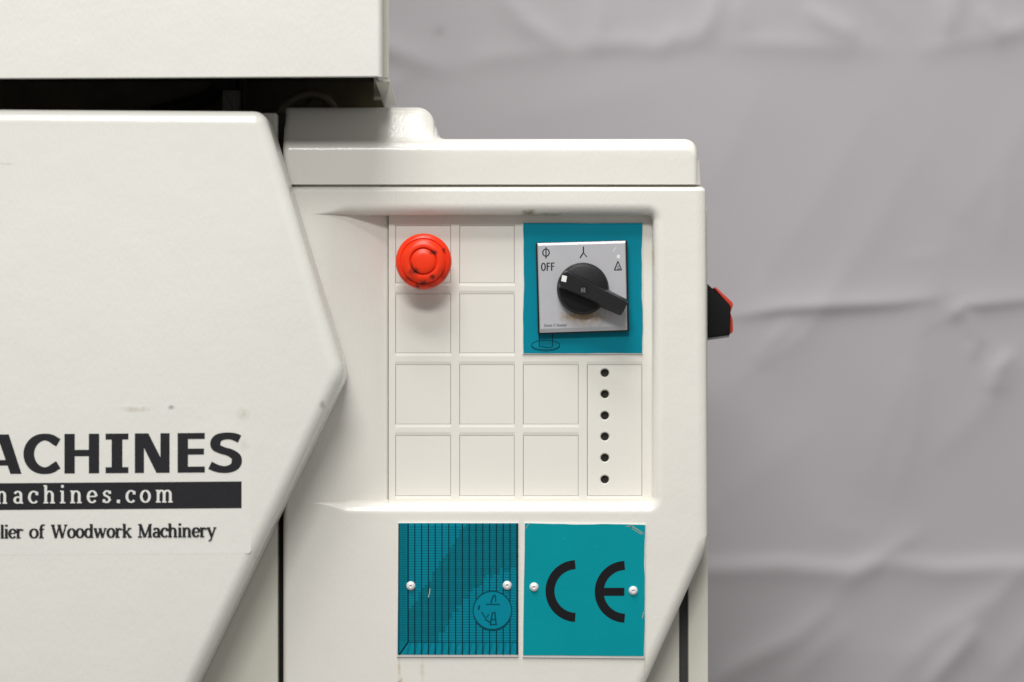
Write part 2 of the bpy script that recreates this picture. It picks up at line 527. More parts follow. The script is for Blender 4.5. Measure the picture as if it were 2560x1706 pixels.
# side wall (tapers inwards to the back)
hexa(bm, [W(935, -1500, -0.0296), W(968, -1500, -0.0296), W(972, bot + 3, -0.0296), W(935, bot + 3, -0.0296)],
         [W(935, -1500, 0.16), W(966, -1500, 0.16), W(970, 250, 0.16), W(935, 250, 0.16)])
fr = finish("upper_frame", bm, M_frame, machine, smooth=0)
bm = bmesh.new()
hexa(bm, [W(934, bot + 3.5, -0.0290), W(973, bot + 3.5, -0.0290), W(975, bot + 12, -0.0290), W(940, bot + 14, -0.0290)],
         [W(955, 252, 0.13), W(990, 252, 0.13), W(991, 262, 0.13), W(962, 272, 0.13)])
finish("flange", bm, M_frame, fr, smooth=0)
# inside of the upper frame, seen through the gap, its shade painted in
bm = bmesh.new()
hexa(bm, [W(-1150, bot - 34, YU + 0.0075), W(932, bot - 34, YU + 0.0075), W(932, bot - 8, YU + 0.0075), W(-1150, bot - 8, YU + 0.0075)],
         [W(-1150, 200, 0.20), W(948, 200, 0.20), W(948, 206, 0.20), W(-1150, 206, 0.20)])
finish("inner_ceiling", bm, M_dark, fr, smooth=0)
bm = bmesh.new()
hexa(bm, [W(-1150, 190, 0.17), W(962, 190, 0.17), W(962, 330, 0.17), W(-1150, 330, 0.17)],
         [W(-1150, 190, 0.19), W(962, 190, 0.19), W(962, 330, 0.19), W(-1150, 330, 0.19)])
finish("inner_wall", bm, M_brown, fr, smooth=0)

def tube(name, pts, rad, mat, parent, seg=10):
    bm = bmesh.new()
    P = [Vector(p) for p in pts]
    # resample with Catmull-Rom
    Q = []
    for i in range(len(P) - 1):
        p0 = P[max(i - 1, 0)]; p1 = P[i]; p2 = P[i + 1]; p3 = P[min(i + 2, len(P) - 1)]
        for s in range(6):
            t = s / 6
            Q.append(0.5 * ((2 * p1) + (p2 - p0) * t + (2 * p0 - 5 * p1 + 4 * p2 - p3) * t * t + (3 * p1 - p0 - 3 * p2 + p3) * t ** 3))
    Q.append(P[-1])
    rings = []
    for i, q in enumerate(Q):
        t = (Q[min(i + 1, len(Q) - 1)] - Q[max(i - 1, 0)]).normalized()
        u = t.cross(Vector((0, 1, 0.1))).normalized(); v = t.cross(u)
        rings.append([bm.verts.new(q + (u * math.cos(2 * math.pi * k / seg) + v * math.sin(2 * math.pi * k / seg)) * rad) for k in range(seg)])
    for a, b in zip(rings[:-1], rings[1:]):
        for k in range(seg):
            bm.faces.new((a[k], a[(k + 1) % seg], b[(k + 1) % seg], b[k]))
    bm.faces.new(rings[0]); bm.faces.new(rings[-1][::-1])
    return finish(name, bm, mat, parent, 40)
M_hose = plain("dusty_hose", (0.20, 0.175, 0.115), rough=0.6, vary=0.3)
tube("hose", [W(690, 300, 0.10), W(715, 262, 0.10), W(770, 236, 0.10), W(815, 245, 0.10), W(835, 275, 0.11), W(840, 310, 0.12)], 0.0032, M_hose, fr)
tube("hose", [W(735, 310, 0.12), W(775, 262, 0.12), W(800, 240, 0.12), W(818, 262, 0.12), W(828, 300, 0.12)], 0.0028, M_hose, fr)
tube("hose", [W(660, 290, 0.13), W(720, 276, 0.13), W(765, 280, 0.13), W(790, 300, 0.13)], 0.0030, M_hose, fr)
tube("hose", [W(380, 285, 0.14), W(470, 262, 0.14), W(530, 236, 0.14), W(560, 200, 0.14)], 0.0060, M_dark, fr)
slab("bracket", rect(556, 226, 598, 300, 2), 0.09, 0.12, plain("grey_bracket", (0.20, 0.20, 0.17), rough=0.5), fr, r=0.001, seg=2)
slab("bracket", rect(600, 196, 612, 300, 2), 0.10, 0.12, plain("dim_bracket", (0.05, 0.05, 0.042), rough=0.5), fr, r=0.001, seg=2)
slab("bracket", rect(536, 180, 590, 224, 2), 0.10, 0.14, M_dark, fr, r=0.001, seg=2)

# ---- left housing behind the lower cover, with the black joint to the control housing
lh = slab("left_housing", round_poly([(-1150, 282, 10), (692, 282, 5), (697, 2900, 5), (-1150, 2900, 10)]), 0.002, 0.22, M_frame, machine, r=0.0012, seg=3)
slab("gap_strip", [(690, 282), (712, 282), (712, 2900), (690, 2900)], 0.016, 0.20, M_gap, machine)  # black strip stands for the shade in the open joint

# ---- lower left cover (hexagonal pressed door)
door_pts = round_poly([(-1500, 936, 60), (-1290, 262, 46), (660, 276, 40), (862, 937, 80), (-100, 2940, 46), (-1100, 2940, 46)], seg=10)
cv = slab("side_cover", door_pts, YD, 0.0012, M_cover, machine, r=0.0098, seg=9, smooth=50)
tag(cv, "large cream pressed cover with angled edges and lettered sticker")

# sticker with lettering
YS = YD - 0.00005
st = slab("sticker", round_poly([(-900, 1020, 14), (626, 1012, 16), (628, 1384, 10), (-900, 1394, 14)]), YS, YD + 0.0004, M_sticker, machine)
tag(st, "clear sticker with black lettering")
YI = YS - 0.00010
def skew(pts): return [(x, y + (604 - x) * 0.0075) for x, y in pts]
class SkInk(Ink):
    def poly(self, pts): Ink.poly(self, skew(pts))
    def stroke(self, pts, *a, **k): Ink.stroke(self, skew(pts), *a, **k)
ink = SkInk(YI)
ink.poly([(-800, 1204), (604, 1204), (604, 1271), (-800, 1271)])
ink.done("printed_bar", M_ink, st)
T, Bt = 1082, 1181
def box(i, x0, y0, x1, y1): i.poly([(x0, y0), (x1, y0), (x1, y1), (x0, y1)])
ink = SkInk(YI)
def big_letters(ink):
    # M (its right stem ends just outside the picture)
    box(ink, -172, T, -148, Bt); box(ink, -84, T, -60, Bt)
    ink.poly([(-150, T), (-140, T), (-108, 1140), (-108, 1181), (-124, 1181), (-150, 1118)])
    ink.poly([(-92, T), (-82, T), (-82, 1118), (-108, 1181), (-116, 1181), (-116, 1140)])
    # A
    ink.poly([(-52, Bt), (-14, T), (6, T), (-24, Bt)]); ink.poly([(-8, T), (22, T), (54, Bt), (26, Bt)])
    box(ink, -32, 1146, 34, 1160)
    # C
    ink.stroke([(146, 1104), (139, 1099)] [:1] + arc(112, 1131.5, 40, 42, 52, 308, 40) + [(146, 1159)], 27, 17)
    # H
    box(ink, 161, T, 187, Bt); box(ink, 222, T, 248, Bt); box(ink, 187, 1122, 222, 1138)
    # I with serifs
    box(ink, 279, 1096, 306, 1167); box(ink, 264, T, 321, 1097); box(ink, 264, 1166, 321, Bt)
    # N
    box(ink, 337, T, 360, Bt); box(ink, 401, T, 424, Bt); ink.poly([(358, T), (371, T), (403, 1146), (403, Bt), (391, Bt), (358, 1114)])
    # E
    box(ink, 444, T, 470, Bt); box(ink, 470, T, 512, 1097); box(ink, 470, 1121, 510, 1136); box(ink, 470, 1166, 512, Bt)
    # S
    sp = [(599, 1098), (585, 1092), (567, 1090), (548, 1094), (539, 1105), (541, 1118), (556, 1126), (575, 1132), (590, 1143), (591, 1158),
          (582, 1169), (563, 1174), (543, 1171), (525, 1163)]
    Q = []
    P = [Vector(p) for p in sp]
    for i in range(len(P) - 1):
        p0 = P[max(i - 1, 0)]; p1 = P[i]; p2 = P[i + 1]; p3 = P[min(i + 2, len(P) - 1)]
        for s in range(4):
            t = s / 4
            Q.append(tuple(0.5 * ((2 * p1) + (p2 - p0) * t + (2 * p0 - 5 * p1 + 4 * p2 - p3) * t * t + (3 * p1 - p0 - 3 * p2 + p3) * t ** 3)))
    Q.append(sp[-1])
    ink.stroke(Q, 26, 17)
big_letters(ink)
ink.done("large_lettering", M_ink, st)

# serif stroke alphabet: x-height 1, origin on the baseline, y up
def G_(ch):
    """returns (advance, [(points, kind)]) kind: 's' contrast stroke, 'f' serif, 'd' dot"""
    def A(cx, cy, rx, ry, a0, a1, n=14): return [(cx + rx * math.cos(R(a0 + (a1 - a0) * i / n)), cy + ry * math.sin(R(a0 + (a1 - a0) * i / n))) for i in range(n + 1)]
    g = {
        'l': (.42, [([(.2, 0), (.2, 1.45)], 's'), ([(.02, .04), (.4, .04)], 'f'), ([(.03, 1.41), (.2, 1.41)], 'f')]),
        'i': (.42, [([(.2, 0), (.2, 1)], 's'), ([(.02, .04), (.4, .04)], 'f'), ([(.03, .96), (.2, .96)], 'f'), ([(.2, 1.24), (.2, 1.46)], 's')]),
        'o': (.84, [(A(.42, .5, .32, .46, 0, 360, 28), 'c')]),
        'c': (.74, [(A(.42, .5, .32, .46, 42, 318, 24), 's'), ([(.66, .66), (.66, .92)], 's')]),
        'e': (.78, [(A(.42, .5, .32, .46, 5, 322, 26), 's'), ([(.12, .52), (.72, .52)], 'f')]),
        'a': (.78, [(A(.36, .68, .24, .28, 160, 10, 10) + [(.6, .5), (.6, .06)], 's'), (A(.36, .28, .25, .24, 60, 380, 18), 's'), ([(.58, .04), (.78, .04)], 'f')]),
        'h': (.98, [([(.2, 0), (.2, 1.45)], 's'), (A(.48, .66, .25, .30, 170, 0, 10) + [(.73, .3), (.73, 0)], 's'), ([(.02, .04), (.4, .04)], 'f'), ([(.55, .04), (.93, .04)], 'f'), ([(.02, 1.41), (.2, 1.41)], 'f')]),
        'n': (.98, [([(.2, 0), (.2, 1)], 's'), (A(.48, .66, .25, .30, 170, 0, 10) + [(.73, .3), (.73, 0)], 's'), ([(.02, .04), (.4, .04)], 'f'), ([(.55, .04), (.93, .04)], 'f'), ([(.02, .96), (.2, .96)], 'f')]),
        'm': (1.46, [([(.2, 0), (.2, 1)], 's'), (A(.46, .66, .22, .30, 170, 0, 10) + [(.68, .3), (.68, 0)], 's'), (A(.93, .66, .24, .30, 170, 0, 10) + [(1.17, .3), (1.17, 0)], 's'),
                     ([(.02, .04), (.4, .04)], 'f'), ([(.52, .04), (.86, .04)], 'f'), ([(1.0, .04), (1.36, .04)], 'f'), ([(.02, .96), (.2, .96)], 'f')]),
        's': (.68, [([(.58, .80), (.45, .94), (.25, .94), (.12, .78), (.18, .62), (.36, .52), (.52, .42), (.57, .24), (.45, .07), (.25, .05), (.09, .2)], 's'), ([(.56, .72), (.56, .96)], 's'), ([(.12, .04), (.12, .28)], 's')]),
        '.': (.36, [([(.20, -.02), (.24, .24)], 'd')]),
        'r': (.72, [([(.2, 0), (.2, 1)], 's'), (A(.47, .66, .24, .28, 165, 70, 8), 's'), ([(.6, .78), (.6, .96)], 's'), ([(.02, .04), (.46, .04)], 'f'), ([(.02, .96), (.2, .96)], 'f')]),
        'f': (.58, [([(.22, 0), (.22, 1.1)] + A(.44, 1.12, .22, .28, 180, 60, 8), 's'), ([(.04, .93), (.5, .93)], 'f'), ([(.02, .04), (.46, .04)], 'f')]),
        'd': (.96, [(A(.42, .5, .30, .46, 0, 360, 26), 'c'), ([(.72, 0), (.72, 1.45)], 's'), ([(.72, .04), (.92, .04)], 'f'), ([(.54, 1.41), (.72, 1.41)], 'f')]),
        'w': (1.28, [([(.12, 1), (.38, 0)], 's'), ([(.38, 0), (.64, .95)], 't'), ([(.62, 1), (.88, 0)], 's'), ([(.88, 0), (1.14, 1)], 't'), ([(-.02, .96), (.3, .96)], 'f'), ([(.46, .96), (.8, .96)], 'f'), ([(1.0, .96), (1.28, .96)], 'f')]),
        'k': (.96, [([(.2, 0), (.2, 1.45)], 's'), ([(.22, .42), (.74, .96)], 't'), ([(.38, .6), (.80, 0)], 's'), ([(.02, .04), (.4, .04)], 'f'), ([(.58, .04), (.96, .04)], 'f'), ([(.54, .96), (.9, .96)], 'f'), ([(.02, 1.41), (.2, 1.41)], 'f')]),
        'y': (.94, [([(.14, 1), (.47, .05)], 's'), ([(.80, 1), (.36, -.36), (.16, -.4)], 't'), ([(0, .96), (.32, .96)], 'f'), ([(.64, .96), (.94, .96)], 'f')]),
        'u': (.98, [([(.2, 1), (.2, .34)] + A(.46, .33, .26, .30, 180, 350, 10), 's'), ([(.74, 0), (.74, 1)], 's'), ([(.02, .96), (.2, .96)], 'f'), ([(.56, .96), (.74, .96)], 'f'), ([(.74, .04), (.94, .04)], 'f')]),
        'p': (.96, [([(.2, -.42), (.2, 1)], 's'), (A(.5, .5, .28, .46, 150, -150, 22), 's'), ([(.02, -.4), (.42, -.4)], 'f'), ([(.02, .96), (.2, .96)], 'f')]),
        'W': (1.60, [([(.14, 1.4), (.48, 0)], 's'), ([(.48, 0), (.80, 1.35)], 't'), ([(.78, 1.4), (1.12, 0)], 's'), ([(1.12, 0), (1.46, 1.4)], 't'), ([(-.04, 1.36), (.36, 1.36)], 'f'), ([(.6, 1.36), (.98, 1.36)], 'f'), ([(1.28, 1.36), (1.62, 1.36)], 'f')]),
        'M': (1.50, [([(.24, 0), (.24, 1.4)], 't'), ([(.26, 1.4), (.72, 0.02)], 's'), ([(.74, 0.02), (1.2, 1.4)], 't'), ([(1.22, 0), (1.22, 1.4)], 's'), ([(.02, .04), (.46, .04)], 'f'), ([(1.0, .04), (1.44, .04)], 'f'), ([(.04, 1.36), (.26, 1.36)], 'f'), ([(1.2, 1.36), (1.42, 1.36)], 'f')]),
        'S': (.90, [([(.74, 1.08), (.6, 1.32), (.36, 1.34), (.16, 1.16), (.2, .9), (.46, .74), (.7, .56), (.74, .28), (.58, .06), (.34, .04), (.12, .3)], 's')]),
        ' ': (.5, []),
    }
    return g[ch]

def put_glyph(ink, ch, x, base, xh, sx, thick, thin):
    adv, strokes = G_(ch)
    for pts, kind in strokes:
        pp = [(x + p[0] * xh * sx, base - p[1] * xh) for p in pts]
        if kind == 'f': ink.stroke(pp, thin, thin)
        elif kind == 't': ink.stroke(pp, thick * .55, thick * .55)
        elif kind == 'd': ink.stroke(pp, thick * 1.2, thick * 1.2)
        elif kind == 'c': ink.stroke(pp[:-1], thick, thin, closed=True)
        else: ink.stroke(pp, thick, thin)
    return adv * xh * sx

def fit_word(ink, word, x0, x1, base, xh, thick, thin):
    tot = sum(G_(c)[0] for c in word) * xh
    sx = (x1 - x0) / tot
    x = x0
    for c in word: x += put_glyph(ink, c, x, base, xh, sx, thick, thin)

ink = SkInk(YI - 0.0004)
for ch, x0, x1 in [('m', -25, 21), ('a', 33, 58), ('c', 70, 95), ('h', 108, 139), ('i', 149, 164), ('n', 175, 206), ('e', 217, 242),
                   ('s', 256, 278), ('.', 290, 300), ('c', 314, 338), ('o', 350, 377), ('m', 389, 435)]:
    fit_word(ink, ch, x0, x1, 1255, 31, 6.6, 3.4)
ink.done("web_address_lettering", M_offwhite, st)
ink = SkInk(YI)
for word, x0, x1 in [('Supplier', -92, 58), ('of', 73, 113), ('Woodwork', 128, 330), ('Machinery', 344, 541)]:
    fit_word(ink, word, x0, x1, 1342, 23.5, 7.2, 3.2)
ink.done("tagline_lettering", M_ink, st)

# ---- frame behind the control housing, lower right
YF = 0.034
slab("lower_frame", [(690, 520), (1696, 520), (1701, 2900), (690, 2900)], YF, 0.30, M_frame, machine, r=0.0008, seg=2)
slab("door_seal", [(1690, 520), (1726, 520), (1730, 2900), (1694, 2900)], YF + 0.006, 0.28, M_strip, machine)
slab("frame_post", round_poly([(1718, 520, 3), (1768, 520, 3), (1773, 2900, 3), (1724, 2900, 3)]), YF - 0.002, 0.30, M_frame, machine, r=0.0008, seg=2)

# ---- control housing: pressed shell with a recess whose floor ramps in from the left
DEP = 0.026
def build_housing():
    """Front with a pressed recess: floor ramps in from the left, rounded lips above, below and on the right."""
    bm = bmesh.new()
    def V(px, py, y): return bm.verts.new(W(px, py, y))
    O = [V(706, 465, 0), V(1765, 465, 0), V(1769, 1368, 0), V(1572, 1806, 0), V(1572, 2300, 0), V(706, 2300, 0)]
    back = [bm.verts.new((v.co.x, 0.032, v.co.z)) for v in O]
    X0, X1, Y0, Y1 = 745.0, 1690.0, 503.0, 1312.0
    ramp0, ramp1, wallx, rad = 778.0, 968.0, 1633.0, 27.0
    fl = (DEP - 0.0055) / S            # ramp depth at its deep end (px)
    full = DEP / S
    RC = 16.0                          # recess corners are rounded in plan
    top, bottom = 536.0, 1258.0
    xs = list(np.linspace(X0, ramp0, 5)) + list(np.linspace(ramp0, ramp1, 28))[1:] + [ramp1 + 0.6] + list(np.linspace(ramp1 + 0.6, wallx - RC, 28))[1:]
    xs += [wallx - RC + RC * math.sin(a) for a in np.linspace(0, math.pi / 2, 10)][1:]
    xs += [wallx + rad * (1 - math.cos(a)) for a in np.linspace(0.03, math.pi / 2, 14)] + list(np.linspace(wallx + rad, X1, 4))[1:]
    def floor_d(x):
        if x <= ramp0: return 0.0
        if x <= ramp1:
            t = (x - ramp0) / (ramp1 - ramp0)
            return fl * (t * t / 0.30 * 0.5 if t < 0.30 else t - 0.15) / 0.85
        return full
    def outside(x, y):                 # distance outside the recess wall
        qx = max(0.0, x - (wallx - RC)); qy = max(0.0, (top + RC) - y, y - (bottom - RC))
        return math.hypot(qx, qy) - RC
    def depth(x, y):
        d = floor_d(x); r = min(rad, d)
        u = outside(x, y)
        if u <= -1.5: return d
        if u <= 0.0: return r + (d - r) * (-u / 1.5)
        if u >= r: return 0.0
        return r - math.sqrt(max(0.0, r * r - (r - u) ** 2))
    cols_ = []
    for x in xs:
        q = min(max(0.0, x - (wallx - RC)), RC)
        e = RC - math.sqrt(max(0.0, RC * RC - q * q))
        yt, yb = top + e, bottom - e
        ys_ = [Y0, top - rad - 2]
        ys_ += [yt - (rad + e) * (1 - math.sin(a)) for a in np.linspace(0, math.pi / 2, 14)]
        ys_ += [yt + 1.6, yt + 5] + list(np.linspace(yt + 5, yb - 5, 8))[1:-1] + [yb - 5, yb - 1.6]
        ys_ += [yb + (rad + e) * (1 - math.sin(a)) for a in np.linspace(math.pi / 2, 0, 14)]
        ys_ += [bottom + rad + 2, Y1]
        cols_.append([bm.verts.new(W(x, y, 0) + Vector((0, depth(x, y) * S, 0))) for y in ys_])
    for a, b2 in zip(cols_[:-1], cols_[1:]):
        for k in range(len(a) - 1):
            bm.faces.new((a[k], b2[k], b2[k + 1], a[k + 1]))
    tl, tr, br, bl = cols_[0][0], cols_[-1][0], cols_[-1][-1], cols_[0][-1]
    f = bm.faces.new
    f([O[0], O[1]] + [c[0] for c in cols_][::-1]); f([O[1], O[2]] + cols_[-1][::-1])
    f([O[2], O[3], O[4], O[5]] + [c[-1] for c in cols_]); f([O[5], O[0]] + cols_[0])
    n = len(O)
    for i in range(n): f((O[i], back[i], back[(i + 1) % n], O[(i + 1) % n]))
    f(back)
    lay = bm.edges.layers.float.new('bevel_weight_edge')
    def w(a, b2, val): bm.edges.get((a, b2))[lay] = val
    w(O[0], O[1], 1.0); w(O[1], O[2], 0.36); w(O[2], O[3], 0.8); w(O[3], O[4], 0.8); w(O[5], O[0], 0.75)
    w(O[2], back[2], 0.9); w(O[1], back[1], 0.4)
    o = finish("control_housing", bm, M_housing, machine, smooth=0)
    for p in o.data.polygons: p.use_smooth = True
    bv = o.modifiers.new("rounding", 'BEVEL'); bv.limit_method = 'WEIGHT'; bv.width = 0.0100; bv.segments = 7
    bv.use_clamp_overlap = False
    wn = o.modifiers.new("normals", 'WEIGHTED_NORMAL'); wn.keep_sharp = False; wn.weight = 60
    return o
ho = build_housing()
tag(ho, "cream control housing with a recess and a cut lower right corner")

# ---- cap on top of the control housing

def build_cap():
    """One soft casting: rounded lid with a ridge that swells out of its left part."""
    bm = bmesh.new()
    px = lambda v: v * S
    xs = list(np.linspace(706, 730, 4)) + list(np.linspace(730, 1040, 16))[1:]
    xs += [1040 + 44 * math.sin(a) for a in np.linspace(0, math.pi / 2, 14)][1:] + [1087.5, 1091]
    xs += [1091 + 26 * (1 - math.cos(a)) for a in np.linspace(0, math.pi / 2, 10)][1:] + list(np.linspace(1117, 1713, 24))[1:]
    xs += [1713 + 34 * math.sin(a) for a in np.linspace(0, math.pi / 2, 12)][1:]
    def ridge_h(x):
        if x <= 1040: return 83.0
        if x <= 1084: return 39 + math.sqrt(max(0, 44 ** 2 - (x - 1040) ** 2))
        if x <= 1091: return 39 - 13 * (x - 1084) / 7
        if x <= 1117: return 26 - math.sqrt(max(0, 26 ** 2 - (26 - (x - 1091)) ** 2))
        return 0.0
    def end_drop(x):
        return 34 - math.sqrt(max(0, 34 ** 2 - (x - 1713) ** 2)) if x > 1713 else 0.0
    r = 0.0100
    us = [r * (1 - math.cos(a)) for a in np.linspace(0, math.pi / 2, 12)]
    us = sorted(set(us + list(np.linspace(0.0045, 0.024, 26)))) + [0.03, 0.06, 0.11, 0.155]
    def g(u):
        t = min(1.0, max(0.0, (u - 0.0035) / 0.0185))
        return (t * t * (3 - 2 * t)) ** 0.9
        # quick concave foot, steep front, long convex shoulder
        return math.sin(min(1, t ** 1.25) * math.pi / 2) ** 1.15 if t < 1 else 1.0
    grid = []
    for x in xs:
        X = W(x, 853).x
        yf = 0.0025 + (0.0035 * (max(0, (x - 1731)) / 16) ** 3 if x > 1731 else 0) + (0.003 * ((716 - x) / 10) ** 2 if x < 716 else 0)
        col = [bm.verts.new((X + px(6) * (x > 1746), yf, W(0, 461).z)), bm.verts.new((X + px(5.6) * (x > 1746), yf, W(0, 454).z)),
               bm.verts.new((X + px(2.2) * (x > 1746), yf, W(0, 398).z))]
        for u in us:
            z = W(0, 345).z - (r - math.sqrt(max(0, r * r - (r - u) ** 2)) if u < r else 0) + px(ridge_h(x)) * g(u) - px(end_drop(x))
            col.append(bm.verts.new((X, yf + u, z)))
        col.append(bm.verts.new((X, 0.17, W(0, 461).z)))
        grid.append(col)
    for a, b2 in zip(grid[:-1], grid[1:]):
        for k in range(len(a) - 1): bm.faces.new((a[k], b2[k], b2[k + 1], a[k + 1]))
        bm.faces.new((a[-1], b2[-1], b2[0], a[0]))
    bm.faces.new(grid[0][::-1]); bm.faces.new(grid[-1])
    return finish("top_cap", bm, M_housing, machine, smooth=60)
cap = build_cap()
tag(cap, "rounded cream lid with a raised ridge on its left part")
# recessed strip in the joint between cap and housing
slab("cap_joint", [(708, 456), (1746, 456), (1746, 475), (708, 475)], 0.0075, 0.16, M_frame, cap)

# ---- insert panel with its moulded blank cells
YP = 0.0165
CELL = 0.00045
cols = [(988, 1128), (1148, 1287), (1307, 1447), (1467, 1606)]
rows = [(556, 716), (727, 891), (904, 1069), (1081, 1248)]
def build_panel():
    bm = bmesh.new()
    xs = sorted({972, 1632.3} | {v for c in cols for v in c}); ys = sorted({538.5, 1256.5} | {v for r in rows for v in r})
    pits = [(c, r) for c in cols[:2] for r in rows] + [(cols[2], rows[2]), (cols[2], rows[3]), (cols[3], (904, 1248))]
    def covered(x0, y0, x1, y1):
        cx, cy = (x0 + x1) / 2, (y0 + y1) / 2
        return any(c[0] < cx < c[1] and r[0] < cy < r[1] for c, r in pits)
    cache = {}
    def V(x, y, d):
        key = (round(x, 2), round(y, 2), round(d, 6))
        if key not in cache: cache[key] = bm.verts.new(W(x, y, d))
        return cache[key]
    for i in range(len(xs) - 1):
        for j in range(len(ys) - 1):
            q = (xs[i], ys[j], xs[i + 1], ys[j + 1])
            if covered(*q): continue
            bm.faces.new((V(q[0], q[1], YP), V(q[2], q[1], YP), V(q[2], q[3], YP), V(q[0], q[3], YP)))
    # sloped walls down to each cell floor; the floor itself is a piece of its own
    for c, r in pits:
        a = [(c[0], r[0]), (c[1], r[0]), (c[1], r[1]), (c[0], r[1])]
        # keep grid vertices along long sides
        ins = [(c[0] + 1.2, r[0] + 8), (c[1] - 1.2, r[0] + 8), (c[1] - 1.2, r[1] - 8), (c[0] + 1.2, r[1] - 8)]
        for k in range(4):
            l = (k + 1) % 4
            bm.faces.new((V(*a[k], YP), V(*a[l], YP), V(*ins[l], YP + CELL), V(*ins[k], YP + CELL)))
            # shallow groove around the floor
            bm.faces.new((V(*ins[k], YP + CELL), V(*ins[l], YP + CELL), V(*ins[l], YP + CELL + 0.0016), V(*ins[k], YP + CELL + 0.0016)))
    # rim
    R4 = [(972, 538.5), (1632.3, 538.5), (1632.3, 1256.5), (972, 1256.5)]
    for k in range(4):
        l = (k + 1) % 4
        if k in (0, 2): line = [(x, R4[k][1]) for x in xs]
        else: line = [(R4[k][0], y) for y in ys]
        for p, q in zip(line[:-1], line[1:]):
            bm.faces.new((V(*p, YP), V(*q, YP), V(*q, DEP + 0.001), V(*p, DEP + 0.001)))
    bmesh.ops.recalc_face_normals(bm, faces=bm.faces[:])
    o = finish("control_panel", bm, M_panel, machine, smooth=0, recalc=False)
    return o, pits
panel, pits = build_panel()
tag(panel, "cream plastic insert panel with a grid of blank cells")

def cell_mesh(c, r):
    g = 0.75
    bm = bmesh.new()
    slab_bm(bm, [Vector(p) for p in [(c[0] + 1.2 + g, r[0] + 8 + g), (c[1] - 1.2 - g, r[0] + 8 + g), (c[1] - 1.2 - g, r[1] - 8 - g), (c[0] + 1.2 + g, r[1] - 8 - g)]],
            YP + CELL - 0.0001, YP + CELL + 0.0014)
    return bm
for c, r in pits[:-1]:
    finish("blank_cell", cell_mesh(c, r), M_panel, panel, smooth=0)

# strip with six drilled holes
c, r = pits[-1]
hx = 1512; hys = [933, 986, 1039.5, 1092, 1145, 1199]; HR = 10.4
x0, x1, y0, y1 = c[0] + 2, c[1] - 2, r[0] + 8.8, r[1] - 8.8
cuts = [y0] + [(a + b2) / 2 for a, b2 in zip(hys[:-1], hys[1:])] + [y1]
bm = bmesh.new()
yy = YP + CELL - 0.0001
for hy, ya, yb in zip(hys, cuts[:-1], cuts[1:]):
    N = 32
    outer, rim, mid, inn = [], [], [], []
    for i in range(N):
        a = 2 * math.pi * i / N
        dx, dy = math.cos(a), math.sin(a)
        t = min(((x1 - hx) / dx) if dx > 1e-9 else 1e9, ((x0 - hx) / dx) if dx < -1e-9 else 1e9,
                ((yb - hy) / dy) if dy > 1e-9 else 1e9, ((ya - hy) / dy) if dy < -1e-9 else 1e9)
        outer.append([hx + dx * t, hy + dy * t])
    for cx_, cy_ in ((x0, ya), (x1, ya), (x1, yb), (x0, yb)):    # snap the nearest spoke to each corner
        k = min(range(N), key=lambda i: (outer[i][0] - cx_) ** 2 + (outer[i][1] - cy_) ** 2)
        outer[k] = [cx_, cy_]
    ov = [bm.verts.new(W(p[0], p[1], yy)) for p in outer]
    def ring(rad, y):
        return [bm.verts.new(W(hx + rad * math.cos(2 * math.pi * i / N), hy + rad * math.sin(2 * math.pi * i / N), y)) for i in range(N)]
    r1 = ring(HR + 2.2, yy); r2 = ring(HR, yy + 0.0009); r3 = ring(HR - 0.6, yy + 0.0035)
    for A_, B_ in ((ov, r1), (r1, r2), (r2, r3)):
        for i in range(N):
            j = (i + 1) % N
            bm.faces.new((A_[i], A_[j], B_[j], B_[i]))
bmesh.ops.remove_doubles(bm, verts=bm.verts[:], dist=1e-6)
finish("drilled_strip", bm, M_panel, panel, smooth=40)
# near-black backing painted as the shade inside the holes
slab("hole_backing", rect(hx - 16, 915, hx + 16, 1217), YP + 0.0036 + CELL, YP + 0.0050 + CELL, M_dark, panel)

# ---- emergency stop button
es = lathe("emergency_stop_button",
           [(0, 61.5), (16, 61), (27, 59.5), (30.0, 57.5), (31.2, 50), (33.2, 50), (35.0, 57.0), (40, 57.6), (46, 56), (51, 53), (54.5, 49.5), (55.4, 42), (57.4, 42), (58.5, 45.2),
            (63, 43), (66.5, 39.5), (69, 34.5), (70, 29), (69.2, 23.5), (66, 20), (44, 18.5), (30, 18)], (1060, 655), BY + 17 * 1e-3, M_red, machine, seg=64)
tag(es, "red mushroom emergency stop button with grimy marks")
lathe("stem", [(0, 40), (24, 40), (26, 36), (26, -46), (30, -47)], (1061, 656), BY + 17e-3, M_red, es, seg=40)
lathe("collar", [(0, 8), (38, 8), (41, 5), (41.5, 0)], (1064, 661), YP + CELL - 0.0004, M_panel, es, seg=48)

# ---- teal plate under the rotary switch
def wavy(pts, amp, step=14, seed=1, scale=(1, 1, 1, 1)):
    rr = random.Random(seed); out = []
    n = len(pts)
    for i in range(n):
        a = Vector(pts[i]); b2 = Vector(pts[(i + 1) % n])
        L = (b2 - a).length; m = max(2, int(L / step))
        nn = Vector((-(b2 - a).y, (b2 - a).x)).normalized()
        ph = [rr.uniform(0, 6.28) for _ in range(3)]
        for k in range(m):
            t = k / m
            d = amp * scale[i] * (0.9 * math.sin(t * 6 + ph[0]) + 0.35 * math.sin(t * 17 + ph[1]) + 0.2 * math.sin(t * 37 + ph[2])) * math.sin(math.pi * t) ** 0.4
            out.append(a.lerp(b2, t) + nn * d)
    return out
YT = YP - 0.0012
sp = slab("switch_plate", [(1306.5, 557), (1607, 557), (1607, 886), (1306.5, 886)], YT, YP - 0.00005, M_backing, machine, r=0.0002, seg=2)
tag(sp, "upper teal plate around the rotary switch, edges unevenly cut")
